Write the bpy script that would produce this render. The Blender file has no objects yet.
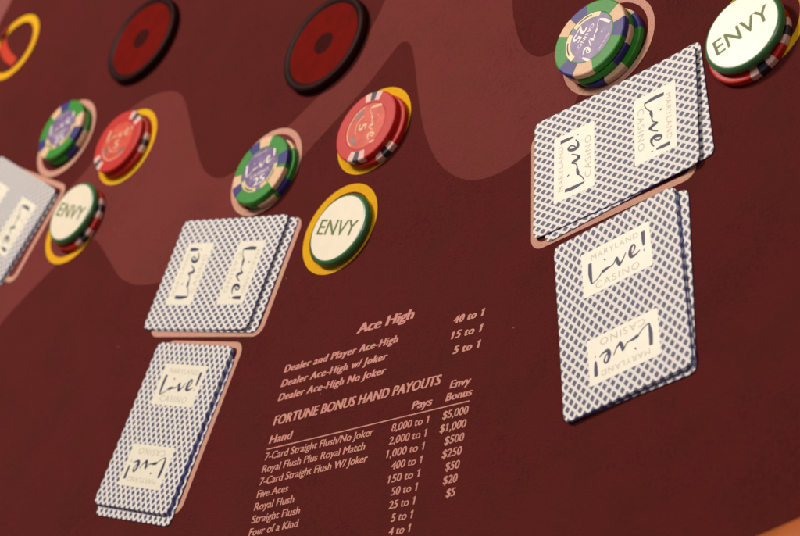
import bpy, bmesh, math, random
from mathutils import Matrix, Vector
random.seed(4)
R = math.radians
MM = 0.001
scn = bpy.context.scene
COL = scn.collection

# ------------------------------------------------------------------ materials
def nt_new(name):
    m = bpy.data.materials.new(name); m.use_nodes = True
    n = m.node_tree.nodes; b = n['Principled BSDF']
    return m, m.node_tree, b

def N(nt, typ, **kw):
    n = nt.nodes.new(typ)
    for k, v in kw.items():
        if k in n.inputs.keys(): n.inputs[k].default_value = v
        else: setattr(n, k, v)
    return n

def math_n(nt, op, a, b=None, c=None):
    n = nt.nodes.new('ShaderNodeMath'); n.operation = op
    for i, x in enumerate((a, b, c)):
        if x is None: continue
        if isinstance(x, (int, float)): n.inputs[i].default_value = x
        else: nt.links.new(x, n.inputs[i])
    return n.outputs[0]

def mixc(nt, fac, a, b, mode='MIX'):
    n = nt.nodes.new('ShaderNodeMix'); n.data_type = 'RGBA'; n.blend_type = mode
    for i, x in ((0, fac), (6, a), (7, b)):
        if isinstance(x, (int, float)): n.inputs[i].default_value = x
        elif isinstance(x, tuple): n.inputs[i].default_value = (*x, 1) if len(x) == 3 else x
        else: nt.links.new(x, n.inputs[i])
    return n.outputs[2]

def ramp(nt, x, lo, hi):
    n = nt.nodes.new('ShaderNodeMapRange'); n.inputs[1].default_value = lo; n.inputs[2].default_value = hi
    nt.links.new(x, n.inputs[0]); return n.outputs[0]

def plain(name, col, rough=.5, spec=.5, noise=.08, nscale=400, bump=0., coat=0., coat_r=.1, spots=0.):
    """coloured material with a faint mottling and fine surface grain"""
    m, nt, b = nt_new(name)
    tc = N(nt, 'ShaderNodeTexCoord')
    no = N(nt, 'ShaderNodeTexNoise', Scale=nscale, Detail=4.0); nt.links.new(tc.outputs['Object'], no.inputs['Vector'])
    f = ramp(nt, no.outputs['Fac'], .3, .7)
    dark = tuple(c * (1 - noise) for c in col); lite = tuple(min(1, c * (1 + noise)) for c in col)
    out = mixc(nt, f, dark, lite)
    nt.links.new(out, b.inputs['Base Color'])
    b.inputs['Roughness'].default_value = rough; b.inputs['Specular IOR Level'].default_value = spec
    b.inputs['Coat Weight'].default_value = coat; b.inputs['Coat Roughness'].default_value = coat_r
    if bump:
        n2 = N(nt, 'ShaderNodeTexNoise', Scale=nscale * 4, Detail=3.0); nt.links.new(tc.outputs['Object'], n2.inputs['Vector'])
        bp = N(nt, 'ShaderNodeBump', Strength=bump, Distance=.0001)
        nt.links.new(n2.outputs['Fac'], bp.inputs['Height']); nt.links.new(bp.outputs[0], b.inputs['Normal'])
    return m

def felt_mat(name, col, mott=.22, wear=0.):
    """woven, slightly fuzzy gaming cloth: threads, fibre clumps, lint"""
    m, nt, b = nt_new(name)
    geo = N(nt, 'ShaderNodeNewGeometry'); P = geo.outputs['Position']
    big = N(nt, 'ShaderNodeTexNoise', Scale=17.0, Detail=5.0, Roughness=.65); nt.links.new(P, big.inputs['Vector'])
    mid = N(nt, 'ShaderNodeTexNoise', Scale=560.0, Detail=4.0, Roughness=.75); nt.links.new(P, mid.inputs['Vector'])
    fin = N(nt, 'ShaderNodeTexNoise', Scale=1500.0, Detail=3.0, Roughness=.8); nt.links.new(P, fin.inputs['Vector'])
    mp1 = N(nt, 'ShaderNodeMapping'); mp1.inputs['Scale'].default_value = (180, 1900, 1); nt.links.new(P, mp1.inputs['Vector'])
    mp2 = N(nt, 'ShaderNodeMapping'); mp2.inputs['Scale'].default_value = (1900, 180, 1); nt.links.new(P, mp2.inputs['Vector'])
    w1 = N(nt, 'ShaderNodeTexNoise', Scale=1.0, Detail=2.0); nt.links.new(mp1.outputs[0], w1.inputs['Vector'])
    w2 = N(nt, 'ShaderNodeTexNoise', Scale=1.0, Detail=2.0); nt.links.new(mp2.outputs[0], w2.inputs['Vector'])
    weave = math_n(nt, 'ADD', w1.outputs['Fac'], w2.outputs['Fac'])
    s = math_n(nt, 'ADD', math_n(nt, 'MULTIPLY', weave, .5), math_n(nt, 'MULTIPLY', mid.outputs['Fac'], 1.0))
    s = math_n(nt, 'ADD', s, math_n(nt, 'MULTIPLY', big.outputs['Fac'], .8))
    s = ramp(nt, s, .95, 1.38)
    c = mixc(nt, s, tuple(x * (1 - mott) for x in col), tuple(x * (1 + mott) for x in col))
    pat = N(nt, 'ShaderNodeTexNoise', Scale=38.0, Detail=4.0, Roughness=.6); nt.links.new(P, pat.inputs['Vector'])
    c = mixc(nt, math_n(nt, 'MULTIPLY', ramp(nt, pat.outputs['Fac'], .45, .7), .5), c, (col[0] * 1.06, col[1] * 1.5, col[2] * 1.05))
    if wear:      # printed ink sits on the fibre tips: the maroon cloth shows through in specks
        wn = math_n(nt, 'ADD', math_n(nt, 'MULTIPLY', fin.outputs['Fac'], .6), math_n(nt, 'MULTIPLY', mid.outputs['Fac'], .4))
        c = mixc(nt, math_n(nt, 'MULTIPLY', ramp(nt, wn, .50, .64), wear), c, (.09, .016, .014))
    # lint specks
    lint = N(nt, 'ShaderNodeTexVoronoi', Scale=95.0); nt.links.new(P, lint.inputs['Vector'])
    sep = N(nt, 'ShaderNodeSeparateColor'); nt.links.new(lint.outputs['Color'], sep.inputs[0])
    near = math_n(nt, 'LESS_THAN', lint.outputs['Distance'], .035)
    rare = math_n(nt, 'GREATER_THAN', sep.outputs[0], .93)
    lf = math_n(nt, 'MULTIPLY', math_n(nt, 'MULTIPLY', near, rare), .5)
    c = mixc(nt, lf, c, (.45, .30, .22))
    nt.links.new(c, b.inputs['Base Color'])
    b.inputs['Roughness'].default_value = .95; b.inputs['Specular IOR Level'].default_value = .05
    b.inputs['Sheen Weight'].default_value = .05; b.inputs['Sheen Roughness'].default_value = .5
    b.inputs['Sheen Tint'].default_value = (1, .6, .5, 1)
    h = math_n(nt, 'ADD', weave, fin.outputs['Fac'])
    bp = N(nt, 'ShaderNodeBump', Strength=.8, Distance=.0004)
    nt.links.new(h, bp.inputs['Height']); nt.links.new(bp.outputs[0], b.inputs['Normal'])
    return m

HX, HY = 63.5 / 30, 88.9 / 32       # half periods of the lattice on the card backs, mm
def lattice_mat():
    m, nt, b = nt_new('card_back_lattice')
    tc = N(nt, 'ShaderNodeTexCoord'); sx = N(nt, 'ShaderNodeSeparateXYZ'); nt.links.new(tc.outputs['Object'], sx.inputs[0])
    u = math_n(nt, 'DIVIDE', sx.outputs[0], HX * MM); v = math_n(nt, 'DIVIDE', sx.outputs[1], HY * MM)
    p = math_n(nt, 'MULTIPLY', math_n(nt, 'ADD', u, v), .5); q = math_n(nt, 'MULTIPLY', math_n(nt, 'SUBTRACT', u, v), .5)
    def cell(x):
        f = math_n(nt, 'FRACT', math_n(nt, 'ADD', x, 100.5))
        return math_n(nt, 'ABSOLUTE', math_n(nt, 'SUBTRACT', f, .5))
    a, c = cell(p), cell(q)
    d = math_n(nt, 'POWER', math_n(nt, 'ADD', math_n(nt, 'POWER', a, 7.0), math_n(nt, 'POWER', c, 7.0)), 1 / 7.0)
    dark = ramp(nt, d, .35, .285)
    no = N(nt, 'ShaderNodeTexNoise', Scale=500.0, Detail=3.0); nt.links.new(tc.outputs['Object'], no.inputs['Vector'])
    wh = mixc(nt, no.outputs['Fac'], (.75, .72, .68), (.84, .81, .765))
    nv = mixc(nt, no.outputs['Fac'], (.060, .060, .125), (.105, .105, .185))
    nt.links.new(mixc(nt, dark, wh, nv), b.inputs['Base Color'])
    b.inputs['Roughness'].default_value = .5; b.inputs['Specular IOR Level'].default_value = .25
    n2 = N(nt, 'ShaderNodeTexNoise', Scale=1500.0, Detail=2.0); nt.links.new(tc.outputs['Object'], n2.inputs['Vector'])
    bp = N(nt, 'ShaderNodeBump', Strength=.25, Distance=.00008)
    nt.links.new(n2.outputs['Fac'], bp.inputs['Height']); nt.links.new(bp.outputs[0], b.inputs['Normal'])
    return m

M = dict(
    felt=felt_mat('felt_maroon', (.077, .0108, .0100), .42),
    felt_lite=felt_mat('felt_light_print', (.146, .0290, .0265), .32, .22),
    ring_pink=felt_mat('print_salmon', (.62, .32, .245), .12, .35),
    ring_yellow=felt_mat('print_yellow', (.76, .385, .012), .12, .22),
    mark_red=felt_mat('print_red', (.55, .05, .025), .10, .2),
    print_text=felt_mat('print_text', (.64, .28, .24), .14, .35),
    corner=felt_mat('print_dusty_pink', (.24, .075, .07), .10),
    lattice=lattice_mat(),
    card_edge=plain('card_edge_blue', (.085, .10, .52), .6, .3, .2, 3000),
    card_face=plain('card_face_white', (.75, .72, .68), .5, .3, .03),
    panel=plain('card_panel_cream', (.84, .80, .66), .42, .4, .03, 300),
    ink=plain('ink_navy', (.024, .024, .08), .5, .3, .2, 900),
    ink_grey=plain('ink_grey_olive', (.56, .53, .42), .5, .3, .08, 900),
    c_green=plain('chip_clay_green', (.030, .25, .022), .45, .28, .09, 500, .6),
    c_navy=plain('chip_clay_navy', (.036, .028, .19), .45, .28, .08, 500, .35),
    c_cream=plain('chip_clay_cream', (.76, .50, .31), .5, .25, .06, 500, .35),
    c_red=plain('chip_clay_red', (.53, .017, .012), .45, .28, .06, 500, .5),
    c_pink=plain('chip_clay_white', (.74, .46, .40), .5, .4, .08, 500, .35),
    c_black=plain('chip_clay_black', (.025, .022, .035), .5, .4, .1, 500, .35),
    inlay_violet=plain('inlay_violet', (.19, .125, .28), .4, .3, .30, 260, 0, .08, .25),
    inlay_red=plain('inlay_salmon', (.62, .085, .045), .35, .3, .18, 200, 0, .15, .25),
    inlay_cream=plain('inlay_cream', (.70, .56, .25), .35, .5, .15, 500),
    inlay_grey=plain('inlay_grey', (.28, .12, .10), .35, .5, .2, 500),
    letter_white=plain('letter_white', (.80, .74, .68), .4, .4, .05),
    letter_gold=plain('letter_peach', (.78, .45, .28), .4, .4, .05),
    envy_face=plain('envy_face_cream', (.84, .76, .59), .35, .45, .03, 200, 0, .15, .3),
    envy_rim=plain('envy_rim_green', (.030, .145, .038), .35, .5, .15, 300, 0, .3, .2),
    envy_ink=plain('envy_ink_olive', (.095, .155, .015), .5, .3, .15, 600),
    disc_rim=plain('disc_rim_dark', (.022, .005, .004), .5, .05, .25, 120, 0, 0, .25),
    disc_face=plain('disc_face_red', (.145, .0055, .003), .7, .02, .12, 160),
    disc_core=plain('disc_core_dark', (.040, .006, .005), .7, .02, .2, 200),
    leather=plain('rail_leather_tan', (.46, .115, .022), .42, .4, .16, 60, .5, .1, .3),
    brass=plain('rail_trim_dark', (.05, .03, .02), .5, .4, .1),
)

# ------------------------------------------------------------------ object helpers
def link(name, me, mats, parent=None):
    o = bpy.data.objects.new(name, me); COL.objects.link(o)
    for m in (mats if isinstance(mats, (list, tuple)) else [mats]): me.materials.append(M[m] if isinstance(m, str) else m)
    if parent: o.parent = parent
    return o

def from_bm(name, bm, mats, parent=None, smooth=False):
    bmesh.ops.recalc_face_normals(bm, faces=bm.faces)
    me = bpy.data.meshes.new(name); bm.to_mesh(me); bm.free()
    if smooth:
        for p in me.polygons: p.use_smooth = True
    return link(name, me, mats, parent)

def tag(o, label=None, cat=None, group=None, kind=None):
    for k, v in (('label', label), ('category', cat), ('group', group), ('kind', kind)):
        if v: o[k] = v
    return o

def empty(name, x, y, z=0., rz=0.):
    o = bpy.data.objects.new(name, None); COL.objects.link(o); o.empty_display_size = .01
    o.location = (x * MM, y * MM, z * MM); o.rotation_euler = (0, 0, R(rz)); return o

def catmull(pts, n=8, closed=False):
    out = []; L = len(pts)
    for i in range(L if closed else L - 1):
        p = [Vector(pts[(i + k) % L] if closed else pts[min(max(i + k, 0), L - 1)]) for k in (-1, 0, 1, 2)]
        for s in range(n):
            t = s / n
            out.append(.5 * ((2 * p[1]) + (p[2] - p[0]) * t + (2 * p[0] - 5 * p[1] + 4 * p[2] - p[3]) * t * t
                             + (3 * p[1] - p[0] - 3 * p[2] + p[3]) * t ** 3))
    if not closed: out.append(Vector(pts[-1]))
    return out

def slab(bm, pts, z, h=.0):
    """flat polygon at height z (mm), with a little real thickness below when h"""
    vs = [bm.verts.new((p[0] * MM, p[1] * MM, z * MM)) for p in pts]
    f = bm.faces.new(vs)
    if h:
        lo = [bm.verts.new((p[0] * MM, p[1] * MM, (z - h) * MM)) for p in pts]
        for i in range(len(vs)):
            j = (i + 1) % len(vs); bm.faces.new((vs[i], vs[j], lo[j], lo[i]))
    return f

def fill(name, pts, z, mat, label=None):
    from mathutils.geometry import tessellate_polygon
    P = [Vector((p[0], p[1], 0)) for p in pts]
    me = bpy.data.meshes.new(name)
    fs = []
    for t in tessellate_polygon([P]):
        a, b, c = (P[i] for i in t)
        fs.append(t if (b - a).cross(c - a).z > 0 else (t[0], t[2], t[1]))
    me.from_pydata([(q.x * MM, q.y * MM, z * MM) for q in P], [], fs)
    o = link(name, me, mat, table)
    if label: o['label'] = label
    return o

def rrect(w, h, r, n=8, cx=0, cy=0):
    out = []
    for sx, sy, a0 in ((1, 1, 0), (-1, 1, 90), (-1, -1, 180), (1, -1, 270)):
        for k in range(n + 1):
            a = R(a0 + 90 * k / n)
            out.append((cx + sx * (w / 2 - r) + r * math.cos(a), cy + sy * (h / 2 - r) + r * math.sin(a)))
    return out

def band(bm, outer, inner, z, h=.03):
    n = len(outer); V = lambda p, zz: bm.verts.new((p[0] * MM, p[1] * MM, zz * MM))
    o = [V(p, z) for p in outer]; i = [V(p, z) for p in inner]
    o2 = [V(p, z - h) for p in outer]; i2 = [V(p, z - h) for p in inner]
    for k in range(n):
        j = (k + 1) % n
        bm.faces.new((o[k], o[j], i[j], i[k])); bm.faces.new((o[k], o2[k], o2[j], o[j])); bm.faces.new((i[k], i[j], i2[j], i2[k]))

def circ(cx, cy, r, n=96, a0=0, a1=360):
    m = n if a1 - a0 == 360 else n + 1
    return [(cx + r * math.cos(R(a0 + (a1 - a0) * k / n)), cy + r * math.sin(R(a0 + (a1 - a0) * k / n))) for k in range(m)]

def stroke(bm, pts, widths, z, tf=lambda p: p):
    """brush stroke: smooth centre line with its own width at each point"""
    n = 6; c = catmull([(p[0], p[1]) for p in pts], n)
    ws = []
    for i in range(len(pts) - 1):
        for s in range(n): ws.append(widths[i] + (widths[i + 1] - widths[i]) * s / n)
    ws.append(widths[-1])
    L, Rr = [], []
    for i, p in enumerate(c):
        a = c[max(i - 1, 0)]; b = c[min(i + 1, len(c) - 1)]; d = (b - a)
        if d.length < 1e-6: d = Vector((1, 0))
        d.normalize(); nrm = Vector((-d.y, d.x)) * ws[i] / 2
        for S, q in ((L, p + nrm), (Rr, p - nrm)):
            t = tf((q.x, q.y)); S.append(bm.verts.new((t[0] * MM, t[1] * MM, z * MM)))
    for i in range(len(c) - 1):
        bm.faces.new((L[i], L[i + 1], Rr[i + 1], Rr[i]))

def capheight(offset=0.):
    cu = bpy.data.curves.new('t', 'FONT'); cu.body = 'H'; cu.offset = offset; o = bpy.data.objects.new('t', cu)
    COL.objects.link(o); me = bpy.data.meshes.new_from_object(o); ys = [v.co.y for v in me.vertices]
    bpy.data.objects.remove(o); bpy.data.curves.remove(cu); h = max(ys) - min(ys); bpy.data.meshes.remove(me); return h
CAP = capheight()

def text(bm, body, x0, y0, width, cap, z, bold=0., shear=0., space=1., rot=0., ctr=(0, 0), flag=False):
    """lettering laid flat: baseline start x0,y0 (mm), overall width and capital height in mm; bold: extra stem width, mm"""
    cu = bpy.data.curves.new('t', 'FONT'); cu.body = body; cu.space_character = space; cu.resolution_u = 4
    o = bpy.data.objects.new('t', cu); COL.objects.link(o)
    dg = bpy.context.evaluated_depsgraph_get()
    me = bpy.data.meshes.new_from_object(o.evaluated_get(dg))
    bpy.data.objects.remove(o); bpy.data.curves.remove(cu)
    xs = [v.co.x for v in me.vertices]; a, b = min(xs), max(xs)
    t = bmesh.new(); t.from_mesh(me); bpy.data.meshes.remove(me); seen = set(); t.verts.ensure_lookup_table()
    isl = []
    for v in list(t.verts):
        if v in seen: continue
        st = [v]; seen.add(v); g = []
        while st:
            q = st.pop(); g.append(q)
            for e in q.link_edges:
                w_ = e.other_vert(q)
                if w_ not in seen: seen.add(w_); st.append(w_)
        isl.append(g)
    if flag:      # a figure one gets the small flag the printed numerals have
        for g in isl:
            X = [q.co.x for q in g]; Y = [q.co.y for q in g]; hgt = max(Y) - min(Y)
            if max(X) - min(X) < .16 * CAP and hgt > .85 * CAP:
                l, tp = min(X), max(Y)
                P = [(l + .01, tp), (l - .155 * CAP, tp - .17 * CAP), (l - .155 * CAP, tp - .30 * CAP), (l + .01, tp - .17 * CAP)]
                t.faces.new([t.verts.new((x, y, 0)) for x, y in P])
    k = (width - bold) / (b - a) if width else cap / CAP
    ca, sa = math.cos(R(rot)), math.sin(R(rot))
    for n, d in enumerate((0,) if bold <= 0 else (0, bold / 2, bold)):
        c = t.copy()
        for v in c.verts:
            x = (v.co.x - a) * k + d; y = v.co.y * cap / CAP + (0, .12, 0)[n] * bold; x += shear * y
            x += x0; y += y0
            v.co = ((ctr[0] + x * ca - y * sa) * MM, (ctr[1] + x * sa + y * ca) * MM, (z + n * .008) * MM)
        m_ = bpy.data.meshes.new('t'); c.to_mesh(m_); c.free(); bm.from_mesh(m_); bpy.data.meshes.remove(m_)
    t.free()

# ------------------------------------------------------------------ the table
table = tag(empty('gaming_table', 0, 0), 'casino card table with maroon felt, light wavy print, betting rings and printed payouts', 'table')
AC = (29., 669.)       # centre of the table's arc
bm = bmesh.new()
pts = circ(AC[0], AC[1], 912, 120, 183, 357)
bmesh.ops.contextual_create(bm, geom=[bm.verts.new((x * MM, y * MM, 0)) for x, y in pts])
r_ = bmesh.ops.extrude_face_region(bm, geom=bm.faces[:])
for v in [g for g in r_['geom'] if isinstance(g, bmesh.types.BMVert)]: v.co.z = -.025
from_bm('felt', bm, 'felt', table)

MAIN = [[-351.2, -7.0], [-310.0, 32.8], [-288.3, 49.2], [-266.0, 63.3], [-252.0, 69.5], [-242.2, 72.1], [-233.5, 67.9], [-219.8, 54.1], [-205.0, 39.0], [-195.3, 32.9], [-183.7, 28.2], [-163.2, 25.6], [-136.0, 30.2], [-103.3, 49.7], [-81.2, 64.4], [-73.0, 73.3], [-60.6, 83.6], [-45.3, 95.5], [-30.8, 108.0], [-19.5, 120.0], [-13.8, 125.4], [-8.8, 124.9], [-4.2, 119.6], [0.2, 108.4], [6.2, 89.7], [12.8, 71.2], [19.9, 56.4], [28.3, 43.8], [38.6, 33.5], [51.3, 26.0], [65.2, 23.6], [79.7, 26.2], [92.6, 32.5], [106.1, 42.7], [113.5, 56.0], [113.1, 71.8], [106.5, 82.2], [97.2, 84.9], [91.9, 83.2], [84.8, 83.3], [77.3, 88.1], [71.1, 96.0], [66.2, 106.4], [62.2, 118.4], [59.9, 131.1], [55.5, 163.1], [28, 185], [-6.3, 188.1], [-22.9, 176.1], [-31.2, 160.2], [-35.5, 148.9], [-45.9, 130.9], [-61.4, 116.7], [-85.9, 100.8], [-105.5, 90.0], [-122.8, 82.7], [-134.1, 81.1], [-144.1, 85.2], [-152.9, 92.9], [-162.2, 107.2], [-173.4, 127.0], [-181.3, 141.5], [-187.5, 150.3], [-196.5, 157.0], [-210.8, 160.7], [-224.1, 160.9], [-236.9, 156.8], [-250.6, 141.0], [-264.6, 124.1], [-285.0, 110.3], [-306.6, 92.3], [-339.3, 56.2], [-391.5, 14.3]]
fill('wave_print', catmull(MAIN, 6, True), .06, 'felt_lite', 'lighter red wavy shape printed on the felt')
fill('wave_print', catmull([[-497, 352], [-420, 331.5], [-408.7, 312.1], [-411.7, 290.6], [-434.4, 262.8]], 8, True), .06, 'corner')

def ring(x, y, ro, ri, mat, label=None):
    bm = bmesh.new(); band(bm, circ(x, y, ro, 128), circ(x, y, ri, 128), .13)
    o = from_bm('betting_ring', bm, mat, table)
    if label: o['label'] = label
for x, y, ro, ri, m in ((-97.9, 74.3, 25.8, 22.3, 'ring_pink'), (-295.0, 155.8, 26.2, 22.2, 'ring_pink'), (125.9, 75.4, 25.8, 22.3, 'ring_pink'),
                        (-31.2, 22.0, 24.9, 20.3, 'ring_yellow'), (-20.4, 75.5, 24.6, 20.2, 'ring_yellow'), (-228.9, 129.6, 24.6, 20.8, 'ring_yellow'),
                        (-261.7, 86.2, 24.6, 20.4, 'ring_yellow'), (-386.6, 254.2, 24.6, 19.4, 'ring_yellow'), (208.0, 55.5, 24.4, 20.8, 'ring_yellow'),
                        (197.0, 107.0, 24.8, 20.6, 'ring_yellow')):
    ring(x, y, ro, ri, m, 'salmon pink printed ring' if m == 'ring_pink' else 'yellow printed ring')
bm = bmesh.new()
stroke(bm, [(-400.6, 274.8), (-403.4, 268), (-400.5, 259.6), (-391.5, 249.0), (-380.6, 240.6)], [4.5, 6.2, 7, 7, 5.5], .13)
tag(from_bm('red_print_mark', bm, 'mark_red', table), 'short red curve printed inside a yellow ring')

def outline(cx, cy, w, h, rot, t=3.3):
    bm = bmesh.new(); ca, sa = math.cos(R(rot)), math.sin(R(rot))
    tf = lambda P: [(cx + x * ca - y * sa, cy + x * sa + y * ca) for x, y in P]
    band(bm, tf(rrect(w + t, h + t, 5 + t / 2, 10)), tf(rrect(w - t, h - t, 5 - t / 2, 10)), .13)
    from_bm('card_outline', bm, 'ring_pink', table)
outline(-112.0, 14.6, 90, 62.5, -12.5)
outline(-126.6, -65.2, 62, 88, -13.3)
outline(136.0, 14.2, 84.5, 61.5, 9.5)
outline(154.4, -63.4, 58, 80, 11.0)
outline(-335.5, 109.8, 90, 62.5, -27)

# printed payouts
TZ = .13
def line(body, x, y, w, cap, bold, shear, space=1.):
    bm = bmesh.new(); text(bm, body, x, y, w, cap, TZ, bold, shear, space, flag=body[0] in '$0123456789' and 'Card' not in body)
    tag(from_bm('payout_line', bm, 'print_text', table), 'printed words reading ' + body)
line('Ace High', -4.8, -41.7, 36.2, 5.0, 1.05, .22)
for s, x, y, w in (('Dealer and Player Ace-High', -50.6, -52.2, 74.5), ('Dealer Ace-High w/ Joker', -50.6, -59.9, 69.4), ('Dealer Ace-High No Joker', -50.6, -67.3, 70.1),
                   ('40 to 1', 57.2, -50.6, 17.8), ('15 to 1', 57.6, -58.4, 17.8), ('5 to 1', 60.2, -66.3, 15.4)):
    line(s, x, y, w, 3.7, .72, .22, 1.12)
line('FORTUNE BONUS HAND PAYOUTS', -50.5, -80.0, 106, 4.8, .70, .16, 1.05)
line('Envy', 61.8, -83.4, 12.1, 3.7, .55, .16)
line('Bonus', 60.6, -89.3, 15.2, 3.7, .55, .16)
line('Pays', 40.6, -89.4, 12, 3.9, .55, .16)
line('Hand', -50.7, -89.4, 15.2, 4.1, .55, .16)
rows = [('7-Card Straight Flush/No Joker', 70.4, '8,000 to 1', '$5,000'), ('Royal Flush Plus Royal Match', 66.7, '2,000 to 1', '$1,000'),
        ('7-Card Straight Flush W/ Joker', 69.7, '1,000 to 1', '$500'), ('Five Aces', 20.8, '400 to 1', '$250'), ('Royal Flush', 26.4, '150 to 1', '$50'),
        ('Straight Flush', 31.8, '50 to 1', '$20'), ('Four of a Kind', 32.2, '25 to 1', '$5'), ('Full House', 24.5, '5 to 1', None), ('Three of a Kind', 34.5, '4 to 1', None)]
PW = [22.3, 22.3, 22.2, 18.2, 18.4, 15.4, 15.3, 12.5, 12.6]; EW = [14.8, 15.1, 11.1, 11.2, 8.1, 8.1, 5.1]
for i, (a, w, p, e) in enumerate(rows):
    y = -97.7 - 6.33 * i
    line(a, -51.4, y, w, 3.7, .30, .10)
    line(p, 52.4 - PW[i], y - .4, PW[i], 3.7, .30, .06)
    if e: line(e, 75.3 - EW[i], y - .2, EW[i], 3.8, .30, .06)
bm = bmesh.new(); slab(bm, [(-51.1, -92.4), (75.1, -92.2), (75.1, -91.6), (-51.1, -91.8)], TZ, .03)
from_bm('payout_rule', bm, 'print_text', table)

# padded rail along the players' edge
bm = bmesh.new()
prof = []
for k in range(25):
    a = R(-35 + 250 * k / 24); prof.append((-44 * math.cos(a), 26 * math.sin(a) - 1))
prof = [(p[0], p[1]) for p in prof]
rings_ = []
NS = 220
for i in range(NS + 1):
    a = R(186 + 168 * i / NS); rings_.append([bm.verts.new(((AC[0] + (915.5 + dx) * math.cos(a)) * MM, (AC[1] + (915.5 + dx) * math.sin(a)) * MM, z * MM)) for dx, z in prof])
for i in range(NS):
    for k in range(len(prof) - 1):
        bm.faces.new((rings_[i][k], rings_[i][k + 1], rings_[i + 1][k + 1], rings_[i + 1][k]))
tag(from_bm('padded_rail', bm, 'leather', table, True), 'tan orange leather armrest along the table edge')

# ------------------------------------------------------------------ playing cards
# the hand-lettered word, strokes with (points, widths) around the panel's centre, mm
LIVE = [([(-13.4, 5.6), (-13.7, 0.6), (-13.5, -2.6), (-13.3, -5.0)], [1.15, 1.35, 1.0, .45]),
        ([(-13.4, -4.8), (-12.3, -4.9), (-9.6, -3.6), (-7.2, -1.3)], [.5, .35, .35, .45]),
        ([(-7.4, -1.0), (-6.9, -1.6), (-5.6, -1.3), (-3.6, -1.0)], [.9, 1.15, 1.0, .5]),
        ([(-3.8, -1.2), (-1.6, -.6), (.0, 1.6), (.5, 1.4)], [.5, .4, .5, .8]),
        ([(.3, 1.8), (.7, -.7), (1.4, -2.1), (1.9, -2.0), (3.4, -.6), (5.0, 2.0)], [.8, 1.2, 1.2, .9, .45, .35]),
        ([(6.9, -.3), (8.6, .3), (9.8, 2.4), (9.1, 3.9), (7.8, 3.0), (7.0, .4), (7.8, -1.5), (10.1, -1.4), (12.1, -.2)], [.5, .4, .55, .6, .9, 1.2, 1.2, .6, .35]),
        ([(14.3, 8.2), (14.2, 4.0), (14.1, .9)], [1.3, 1.2, .6]),
        ([(13.9, -1.3), (14.3, -1.4)], [.75, .75]),
        ([(-6.1, 3.6), (-5.5, 4.0)], [.8, .7])]

def warp_fn(kx, ky, tw):
    # bowed: one long side (x > 0) and one end (y < 0) curl up
    return lambda x, y: kx * (max(x, 0) / 31.75) ** 2 + ky * (max(-y, 0) / 44.45) ** 2 + tw * (max(y, 0) / 44.45) ** 2

TH = .38
def card_mesh(wf):
    """one card, rounded corners, its sheet gently bent; local z=0 at its underside"""
    bm = bmesh.new(); nx, W, H, r = 16, 31.75, 44.45, 3.4
    ys = [-H + r * (1 - math.cos(R(90 * k / 6))) for k in range(6)]
    ys += [-H + r + (2 * H - 2 * r) * k / 22 for k in range(23)] + [-y for y in reversed(ys)]
    top, bot = [], []
    for y in ys:
        d = abs(y) - (H - r); hw = W if d <= 0 else W - r + math.sqrt(max(r * r - d * d, 0))
        xs = [hw * (-1 + 2 * k / nx) for k in range(nx + 1)]
        top.append([bm.verts.new((x * MM, y * MM, (TH + wf(x, y)) * MM)) for x in xs])
        bot.append([bm.verts.new((x * MM, y * MM, wf(x, y) * MM)) for x in xs])
    n = len(ys)
    for i in range(n - 1):
        for k in range(nx):
            f = bm.faces.new((top[i][k], top[i][k + 1], top[i + 1][k + 1], top[i + 1][k])); f.material_index = 0
            f = bm.faces.new((bot[i][k], bot[i + 1][k], bot[i + 1][k + 1], bot[i][k + 1])); f.material_index = 2
        for k in (0, nx):
            f = bm.faces.new((top[i][k], top[i + 1][k], bot[i + 1][k], bot[i][k])); f.material_index = 1
    for i in (0, n - 1):
        for k in range(nx):
            f = bm.faces.new((top[i][k], top[i][k + 1], bot[i][k + 1], bot[i][k])); f.material_index = 1
    return bm

def conform(bm, wf, zoff):
    for v in bm.verts: v.co.z += (TH + zoff + wf(v.co.x / MM, v.co.y / MM)) * MM

def playing_card(x, y, z, rot, label, group, panels=True, warp=(0, 0, 0)):
    wf = warp_fn(*warp)
    root = tag(empty('playing_card', x, y, z, rot), label, 'playing card', group)
    from_bm('card_back', card_mesh(wf), ['lattice', 'card_edge', 'card_face'], root)
    if not panels: return root
    for s in (1, -1):
        c = 22.0
        bm = bmesh.new()
        xs = [-17.7 + 35.4 * k / 10 for k in range(11)]; ys = [c - 11.2 + 22.4 * k / 7 for k in range(8)]
        g = [[bm.verts.new((s * a * MM, s * b * MM, 0)) for a in xs] for b in ys]
        for i in range(7):
            for k in range(10): bm.faces.new((g[i][k], g[i][k + 1], g[i + 1][k + 1], g[i + 1][k]))
        conform(bm, wf, .02)
        pn = from_bm('logo_panel', bm, 'panel', root)
        bm = bmesh.new()
        for p, w in LIVE: stroke(bm, [(a * 1.0, b + c - .6) for a, b in p], [q * 1.5 for q in w], 0, lambda q: (s * q[0], s * q[1]))
        conform(bm, wf, .04); from_bm('script_lettering', bm, 'ink', pn)
        bm = bmesh.new()
        text(bm, 'MARYLAND', -12.6, c + 6.0, 24.4, 2.7, 0, 0, 0, 1.15, 0 if s > 0 else 180)
        text(bm, 'CASINO', -11.4, c - 9.3, 22.6, 3.3, 0, 0, 0, 1.2, 0 if s > 0 else 180)
        conform(bm, wf, .04); from_bm('printed_lettering', bm, 'ink_grey', pn)
    return root

def off(x, y, rot, dx, dy):
    c, s = math.cos(R(rot)), math.sin(R(rot)); return x + dx * c - dy * s, y + dx * s + dy * c

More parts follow.
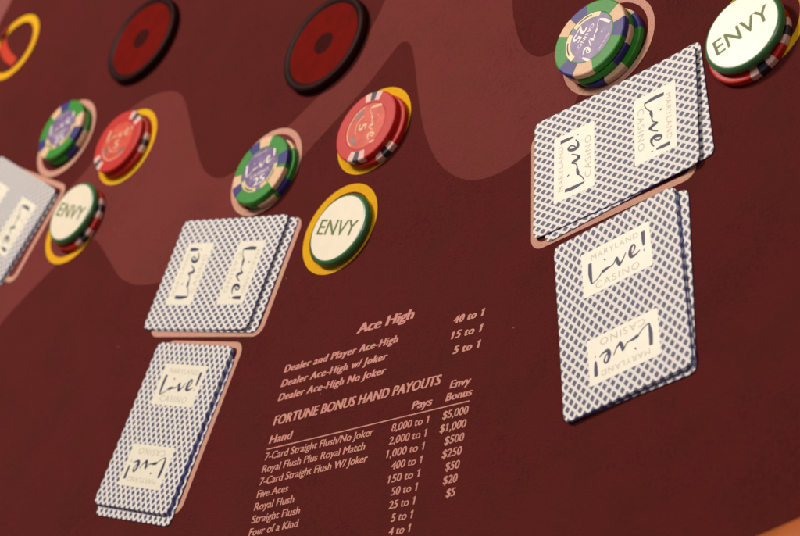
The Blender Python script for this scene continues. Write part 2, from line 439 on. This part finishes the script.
Z0 = .16
def stack(x, y, rot, landscape, lower, group, names, warp_top, gap=.06):
    """lower: list from the bottom up of (dx, dy, drot) against the top card, in the frame of rot"""
    z = Z0
    q = 90 if landscape else 0
    for i, (dx, dy, dr) in enumerate(lower):
        px, py = off(x, y, rot, dx, dy)
        playing_card(px, py, z, rot + dr + q, names[i], group, i == len(lower) - 1, (.02, .03, 0)); z += TH + gap
    playing_card(x, y, z, rot + q, names[-1], group, True, warp_top)

five = lambda where: ['bottom card of the %s' % where, 'fourth card down in the %s' % where, 'third card down in the %s' % where,
                      'second card down in the %s' % where, 'top card of the %s, face down' % where]
stack(-119.4, 18.8, -13.1, True, [(6.4, -.9, -.3)], 'face-down cards in the crosswise pair by the middle salmon ring',
      ['lower card of the middle crosswise pair, its right edge peeking out',
       'upper crosswise latticed card below the middle green chips'], (.15, 1.1, .0), .15)
stack(-131.9, -65.5, -14.5, False, [(2.6, -5.2, .2), (.5, -.6, -.5), (.2, -.1, .4), (.35, -.3, -.3)],
      'face-down cards in the lengthwise stack at lower left', five('lengthwise card stack left of the printed payouts'), (.15, .15, .15), .02)
stack(138.2, 18.9, 8.5, True, [(3.8, -1.0, 4.6)], 'face-down cards in the crosswise pair at upper right',
      ['lower crosswise card below the three-chip green stack, fanned out at its right end',
       'upper card of the crosswise pair below the three-chip green stack'], (.15, 1.4, .1), .15)
stack(153.6, -64.0, 12.6, False, [(2.9, -1.2, -3.3), (.3, -.3, -.7), (.6, -.1, .3), (.2, -.4, -.4)],
      'face-down cards in the lengthwise stack at right', five('lengthwise card stack on the right of the felt'), (.2, .1, .2), .02)
stack(-341.3, 112.7, -32.0, True, [(1.5, -.8, -.8)], 'face-down cards in the crosswise pair cut off at the left edge',
      ['lower card of the crosswise pair cut off by the left edge of the picture', 'top card of the crosswise pair cut off by the left edge of the picture'], (.2, .9, .1), .15)

# ------------------------------------------------------------------ chips
def lathe(bm, prof, n=144, matf=None):
    cols = []
    for k in range(n):
        a = 2 * math.pi * k / n; cols.append([bm.verts.new((r * math.cos(a) * MM, r * math.sin(a) * MM, z * MM)) for r, z in prof])
    for k in range(n):
        A_, B_ = cols[k], cols[(k + 1) % n]
        for i in range(len(prof) - 1):
            f = bm.faces.new((A_[i], B_[i], B_[i + 1], A_[i + 1]))
            if matf: f.material_index = matf((k + .5) * 360 / n, (prof[i][0] + prof[i + 1][0]) / 2, (prof[i][1] + prof[i + 1][1]) / 2)
    for idx in (0, -1):
        f = bm.faces.new([c[idx] for c in cols])
        if matf: f.material_index = matf(0, 0, prof[idx][1])

CT = 3.3
CPROF = [(11, 0), (19.2, 0), (19.8, .25), (20, .7), (20, 2.6), (19.8, 3.05), (19.2, 3.3), (16.2, 3.3), (14.6, 3.3), (13.6, 3.28), (13.3, 3.12), (11, 3.12)]
def in_arc(a, lo, hi): return (a - lo) % 360 < (hi - lo) % 360

def chip(kind, x, y, z, rot, label, group, inlay=True, spots=None, read=0., flip=False):
    """clay chip. spots: list of (from, to, slot) in degrees; read: direction the inlay's words run"""
    root = tag(empty('casino_chip', x, y, z, 0), label, 'casino chip', group)
    base = ['c_green', 'c_cream', 'c_navy'] if kind == 'green' else ['c_red', 'c_pink', 'c_black']
    rin = 13.7 if kind == 'green' else 15.2
    def mf(a, r, zz):
        if r < rin and zz > .2: return 0
        for lo, hi, s in spots:
            if in_arc(a, lo, hi): return s
        return 0
    bm = bmesh.new(); lathe(bm, CPROF, 180, mf)
    from_bm('clay_body', bm, base, root, False)
    if not inlay: return root
    ri = 12.9
    bm = bmesh.new(); slab(bm, circ(0, 0, ri, 72), 3.19, .05)
    iv = from_bm('inlay', bm, 'inlay_violet' if kind == 'green' else 'inlay_red', root)
    ca, sa = math.cos(R(read)), math.sin(R(read)); tf = lambda q: (q[0] * ca - q[1] * sa, q[0] * sa + q[1] * ca)
    def arc_band(name, mat, r0, r1, a0, a1, z):
        bm = bmesh.new(); o = circ(0, 0, r1, 30, read + a0, read + a1); i = circ(0, 0, r0, 30, read + a0, read + a1)
        slab(bm, o + i[::-1], z); from_bm(name, bm, mat, iv)
    bm = bmesh.new()
    k = .72 if kind == 'green' else .76
    for p, w in LIVE: stroke(bm, [(a * k, b * k + (3.0 if kind == 'green' else 4.6)) for a, b in p], [q * k * 1.6 for q in w], 3.23, tf)
    from_bm('script_lettering', bm, 'letter_white' if kind == 'green' else 'letter_gold', iv)
    bm = bmesh.new()
    if kind == 'green':
        text(bm, 'MARYLAND', -4.5, 10.0, 9, 1.0, 3.23, 0, 0, 1, read)
        text(bm, 'CASINO', -6.6, -3.4, 13.2, 2.0, 3.23, .15, 0, 1.1, read)
        text(bm, '25', -4.2, -9.4, 8.6, 4.9, 3.23, .6, 0, 1.05, read)
        from_bm('value_lettering', bm, 'letter_white', iv)
        arc_band('cream_arc', 'inlay_cream', 10.7, 13.4, 190, 262, 3.235)
        arc_band('cream_arc', 'inlay_cream', 10.7, 13.4, 278, 352, 3.235)
        for a in (205, 290):
            arc_band('dark_arc_lettering', 'ink', 11.9, 12.6, a + 8, a + 44, 3.25)
    else:
        text(bm, '5', -2.0, -4.6, 4.2, 5.2, 3.23, .6, 0, 1, read)
        from_bm('value_lettering', bm, 'letter_gold', iv)
        arc_band('grey_arc', 'inlay_grey', 8.5, 11.6, 200, 232, 3.235)
        arc_band('grey_arc', 'inlay_grey', 8.5, 11.2, 296, 330, 3.235)
        arc_band('pale_arc', 'letter_gold', 12.0, 12.6, 196, 320, 3.24)
        arc_band('pale_arc', 'letter_gold', 6.6, 7.1, 200, 300, 3.24)
    return root

def gspots(L, order):
    """L: boundary angles, counted down; order: slot for each span"""
    out = []
    for i in range(len(L)):
        hi, lo = L[i], L[(i + 1) % len(L)]
        if order[i % 3]: out.append((lo, hi, order[i % 3]))
    return out
# boundaries read clockwise round each top chip
G2 = gspots([161, 133, 103, 60, 12, 342, 290, 248, 214], (1, 2, 0))
G2 = [(133, 161, 1), (103, 133, 2), (14, 42, 1), (345, 14, 2), (250, 284, 1), (218, 250, 2)]
G1 = [(76, 104, 1), (355, 20, 2), (312, 349, 1), (200, 222, 2), (178, 200, 1), (104, 128, 2)]
G0 = [(110, 136, 1), (82, 110, 2), (351, 21, 1), (322, 351, 2), (218, 245, 1), (190, 218, 2)]
rotsp = lambda S, d: [((a + d) % 360, (b + d) % 360, s) for a, b, s in S]
def rsp(c, w=12.5): return [(c - 1.5 * w, c - .5 * w, 1), (c - .5 * w, c + .5 * w, 2), (c + .5 * w, c + 1.5 * w, 1)]
def rspots(*cs): return [t for c in cs for t in [((a) % 360, (b) % 360, s) for a, b, s in rsp(c)]]

gr = 'green chips stacked on the salmon ring at upper right'
chip('green', 126.8, 72.6, .16, 0, 'lowest green chip of the three-chip stack at upper right', gr, False, rotsp(G2, 28))
chip('green', 123.6, 73.9, 3.48, 0, 'middle green chip of the three-chip stack at upper right', gr, False, rotsp(G2, -34))
chip('green', 123.0, 74.7, 6.8, 0, 'top green chip with violet center, above the crosswise cards at upper right', gr, True, G2, -122)
gr = 'green chips stacked on the salmon ring in the middle'
chip('green', -93.0, 70.6, .16, 0, 'lower green chip of the middle stack, mostly hidden by the chip on it', gr, False, rotsp(G1, -46))
chip('green', -95.1, 71.3, 3.48, 0, 'top green chip with violet center between the second dark disc and the crosswise cards', gr, True, G1, 10)
gr = 'green chips stacked on the salmon ring at far left'
chip('green', -291.6, 156.2, .16, 0, 'lower green chip of the far left stack, mostly hidden', gr, False, rotsp(G0, -30))
chip('green', -293.0, 157.8, 3.48, 0, 'top green chip of the blurry stack at far left, left of red chips', gr, True, G0, 8)
gr = 'red chips stacked on the yellow ring in the middle'
chip('red', -16.2, 72.6, .16, 0, 'lower red chip of the middle pair, sticking out to the right', gr, False, rspots(304, 124))
chip('red', -19.6, 74.2, 3.48, 0, 'top red chip with white and black edge spots right of the middle green chips', gr, True, rspots(84, 262), -92)
gr = 'red chips stacked on the yellow ring at left'
chip('red', -228.6, 128.6, .16, 0, 'lower red chip of the left pair on the yellow ring', gr, False, rspots(350, 170))
chip('red', -230.5, 130.2, 3.48, 0, 'top red chip with faded script right of the far left green chips', gr, True, rspots(47, 218), -7)

# ------------------------------------------------------------------ ENVY buttons
def envy(x, y, z, rot, label):
    root = tag(empty('envy_button', x, y, z, rot), label, 'game marker', 'round ENVY buttons on the felt')
    bm = bmesh.new()
    lathe(bm, [(12, 0), (17.6, 0), (18.9, .5), (19.6, 1.5), (19.7, 2.4), (19.3, 3.4), (18.6, 4.1), (17.8, 4.42), (17.45, 4.40), (17.3, 4.25), (12, 4.25)], 128)
    from_bm('green_rim', bm, 'envy_rim', root, True)
    bm = bmesh.new(); slab(bm, circ(0, 0, 17.5, 96), 4.44, .15)
    f = from_bm('cream_face', bm, 'envy_face', root)
    bm = bmesh.new(); text(bm, 'ENVY', -14.2, -3.9, 28.2, 8.3, 4.47, .35, 0, 1.05)
    from_bm('envy_lettering', bm, 'envy_ink', f)
    return root
gr = 'red chips lying under the ENVY buttons'
envy(-27.7, 19.2, .16, -16, 'cream ENVY button lying flat on the yellow ring in the middle')
chip('red', 205.9, 47.4, .16, 0, 'red chip under the ENVY button at upper right corner', gr, False, rspots(299, 357, 120))
envy(205.9, 50.0, 3.5, 23, 'cream ENVY button on a red chip at the upper right corner')
chip('red', -254.9, 87.6, .16, 0, 'red chip under the ENVY button beside the leftmost cards', gr, False, rspots(305, 5, 125))
envy(-256.2, 89.6, 3.5, -22, 'cream ENVY button on a red chip beside the leftmost cards')

# ------------------------------------------------------------------ round red bet discs
def bet_disc(x, y, label):
    root = tag(empty('bet_sensor_disc', x, y, .02), label, 'betting disc', 'dark rimmed red discs at the top')
    bm = bmesh.new()
    lathe(bm, [(20, 0), (28.6, 0), (29, .5), (29, 3.6), (28.5, 4.3), (27.6, 4.7), (26.4, 4.7), (25.3, 4.3), (24.5, 3.9), (23.8, 3.6), (20, 3.3)], 128)
    from_bm('dark_rim', bm, 'disc_rim', root, True)
    bm = bmesh.new(); lathe(bm, [(24.4, 3.1), (24.4, 3.8), (10, 3.85), (6.6, 3.85)], 96)
    f = from_bm('red_face', bm, 'disc_face', root)
    bm = bmesh.new(); lathe(bm, [(6.6, 3.6), (6.6, 3.9), (5.8, 4.05), (3, 4.08)], 64)
    from_bm('dark_center', bm, 'disc_core', root)
bet_disc(-238.3, 206.2, 'dark rimmed red disc nearer the upper left corner, above the left red chips')
bet_disc(-69.3, 143.3, 'larger looking dark rimmed red disc at top, above the middle green chips')

# ------------------------------------------------------------------ light: warm lamps hung over the table
def area(name, loc, target, size, power, col):
    l = bpy.data.lights.new(name, 'AREA'); l.shape = 'DISK'; l.size = size; l.energy = power; l.color = col
    o = bpy.data.objects.new(name, l); COL.objects.link(o); o.location = loc
    o.rotation_euler = (Vector(target) - Vector(loc)).to_track_quat('-Z', 'Y').to_euler(); return o
area('ceiling_lamp', (-.75, .95, 1.5), (0, 0, 0), .45, 34.5, (1, .90, .80))
area('ceiling_lamp', (.9, .5, 1.9), (0, 0, 0), .7, 10, (1, .95, .88))
w = bpy.data.worlds.new('World'); scn.world = w; w.use_nodes = True
w.node_tree.nodes['Background'].inputs[0].default_value = (.66, .52, .50, 1)
w.node_tree.nodes['Background'].inputs[1].default_value = .22

# ------------------------------------------------------------------ camera
cam = bpy.data.cameras.new('camera'); co = bpy.data.objects.new('camera', cam); COL.objects.link(co)
co.matrix_world = Matrix.Translation((.6497, -.4668, .57696)) @ Matrix.Rotation(R(54.3), 4, 'Z') @ Matrix.Rotation(.9337236, 4, 'X') @ Matrix.Rotation(-.9848176, 4, 'Z')
cam.sensor_width = 36; cam.lens = 94.378; cam.clip_start = .05; cam.clip_end = 20
cam.dof.use_dof = True; cam.dof.focus_distance = .925; cam.dof.aperture_fstop = 13.5
scn.camera = co
scn.view_settings.view_transform = 'Standard'; scn.view_settings.look = 'None'; scn.view_settings.exposure = 0; scn.view_settings.gamma = 1
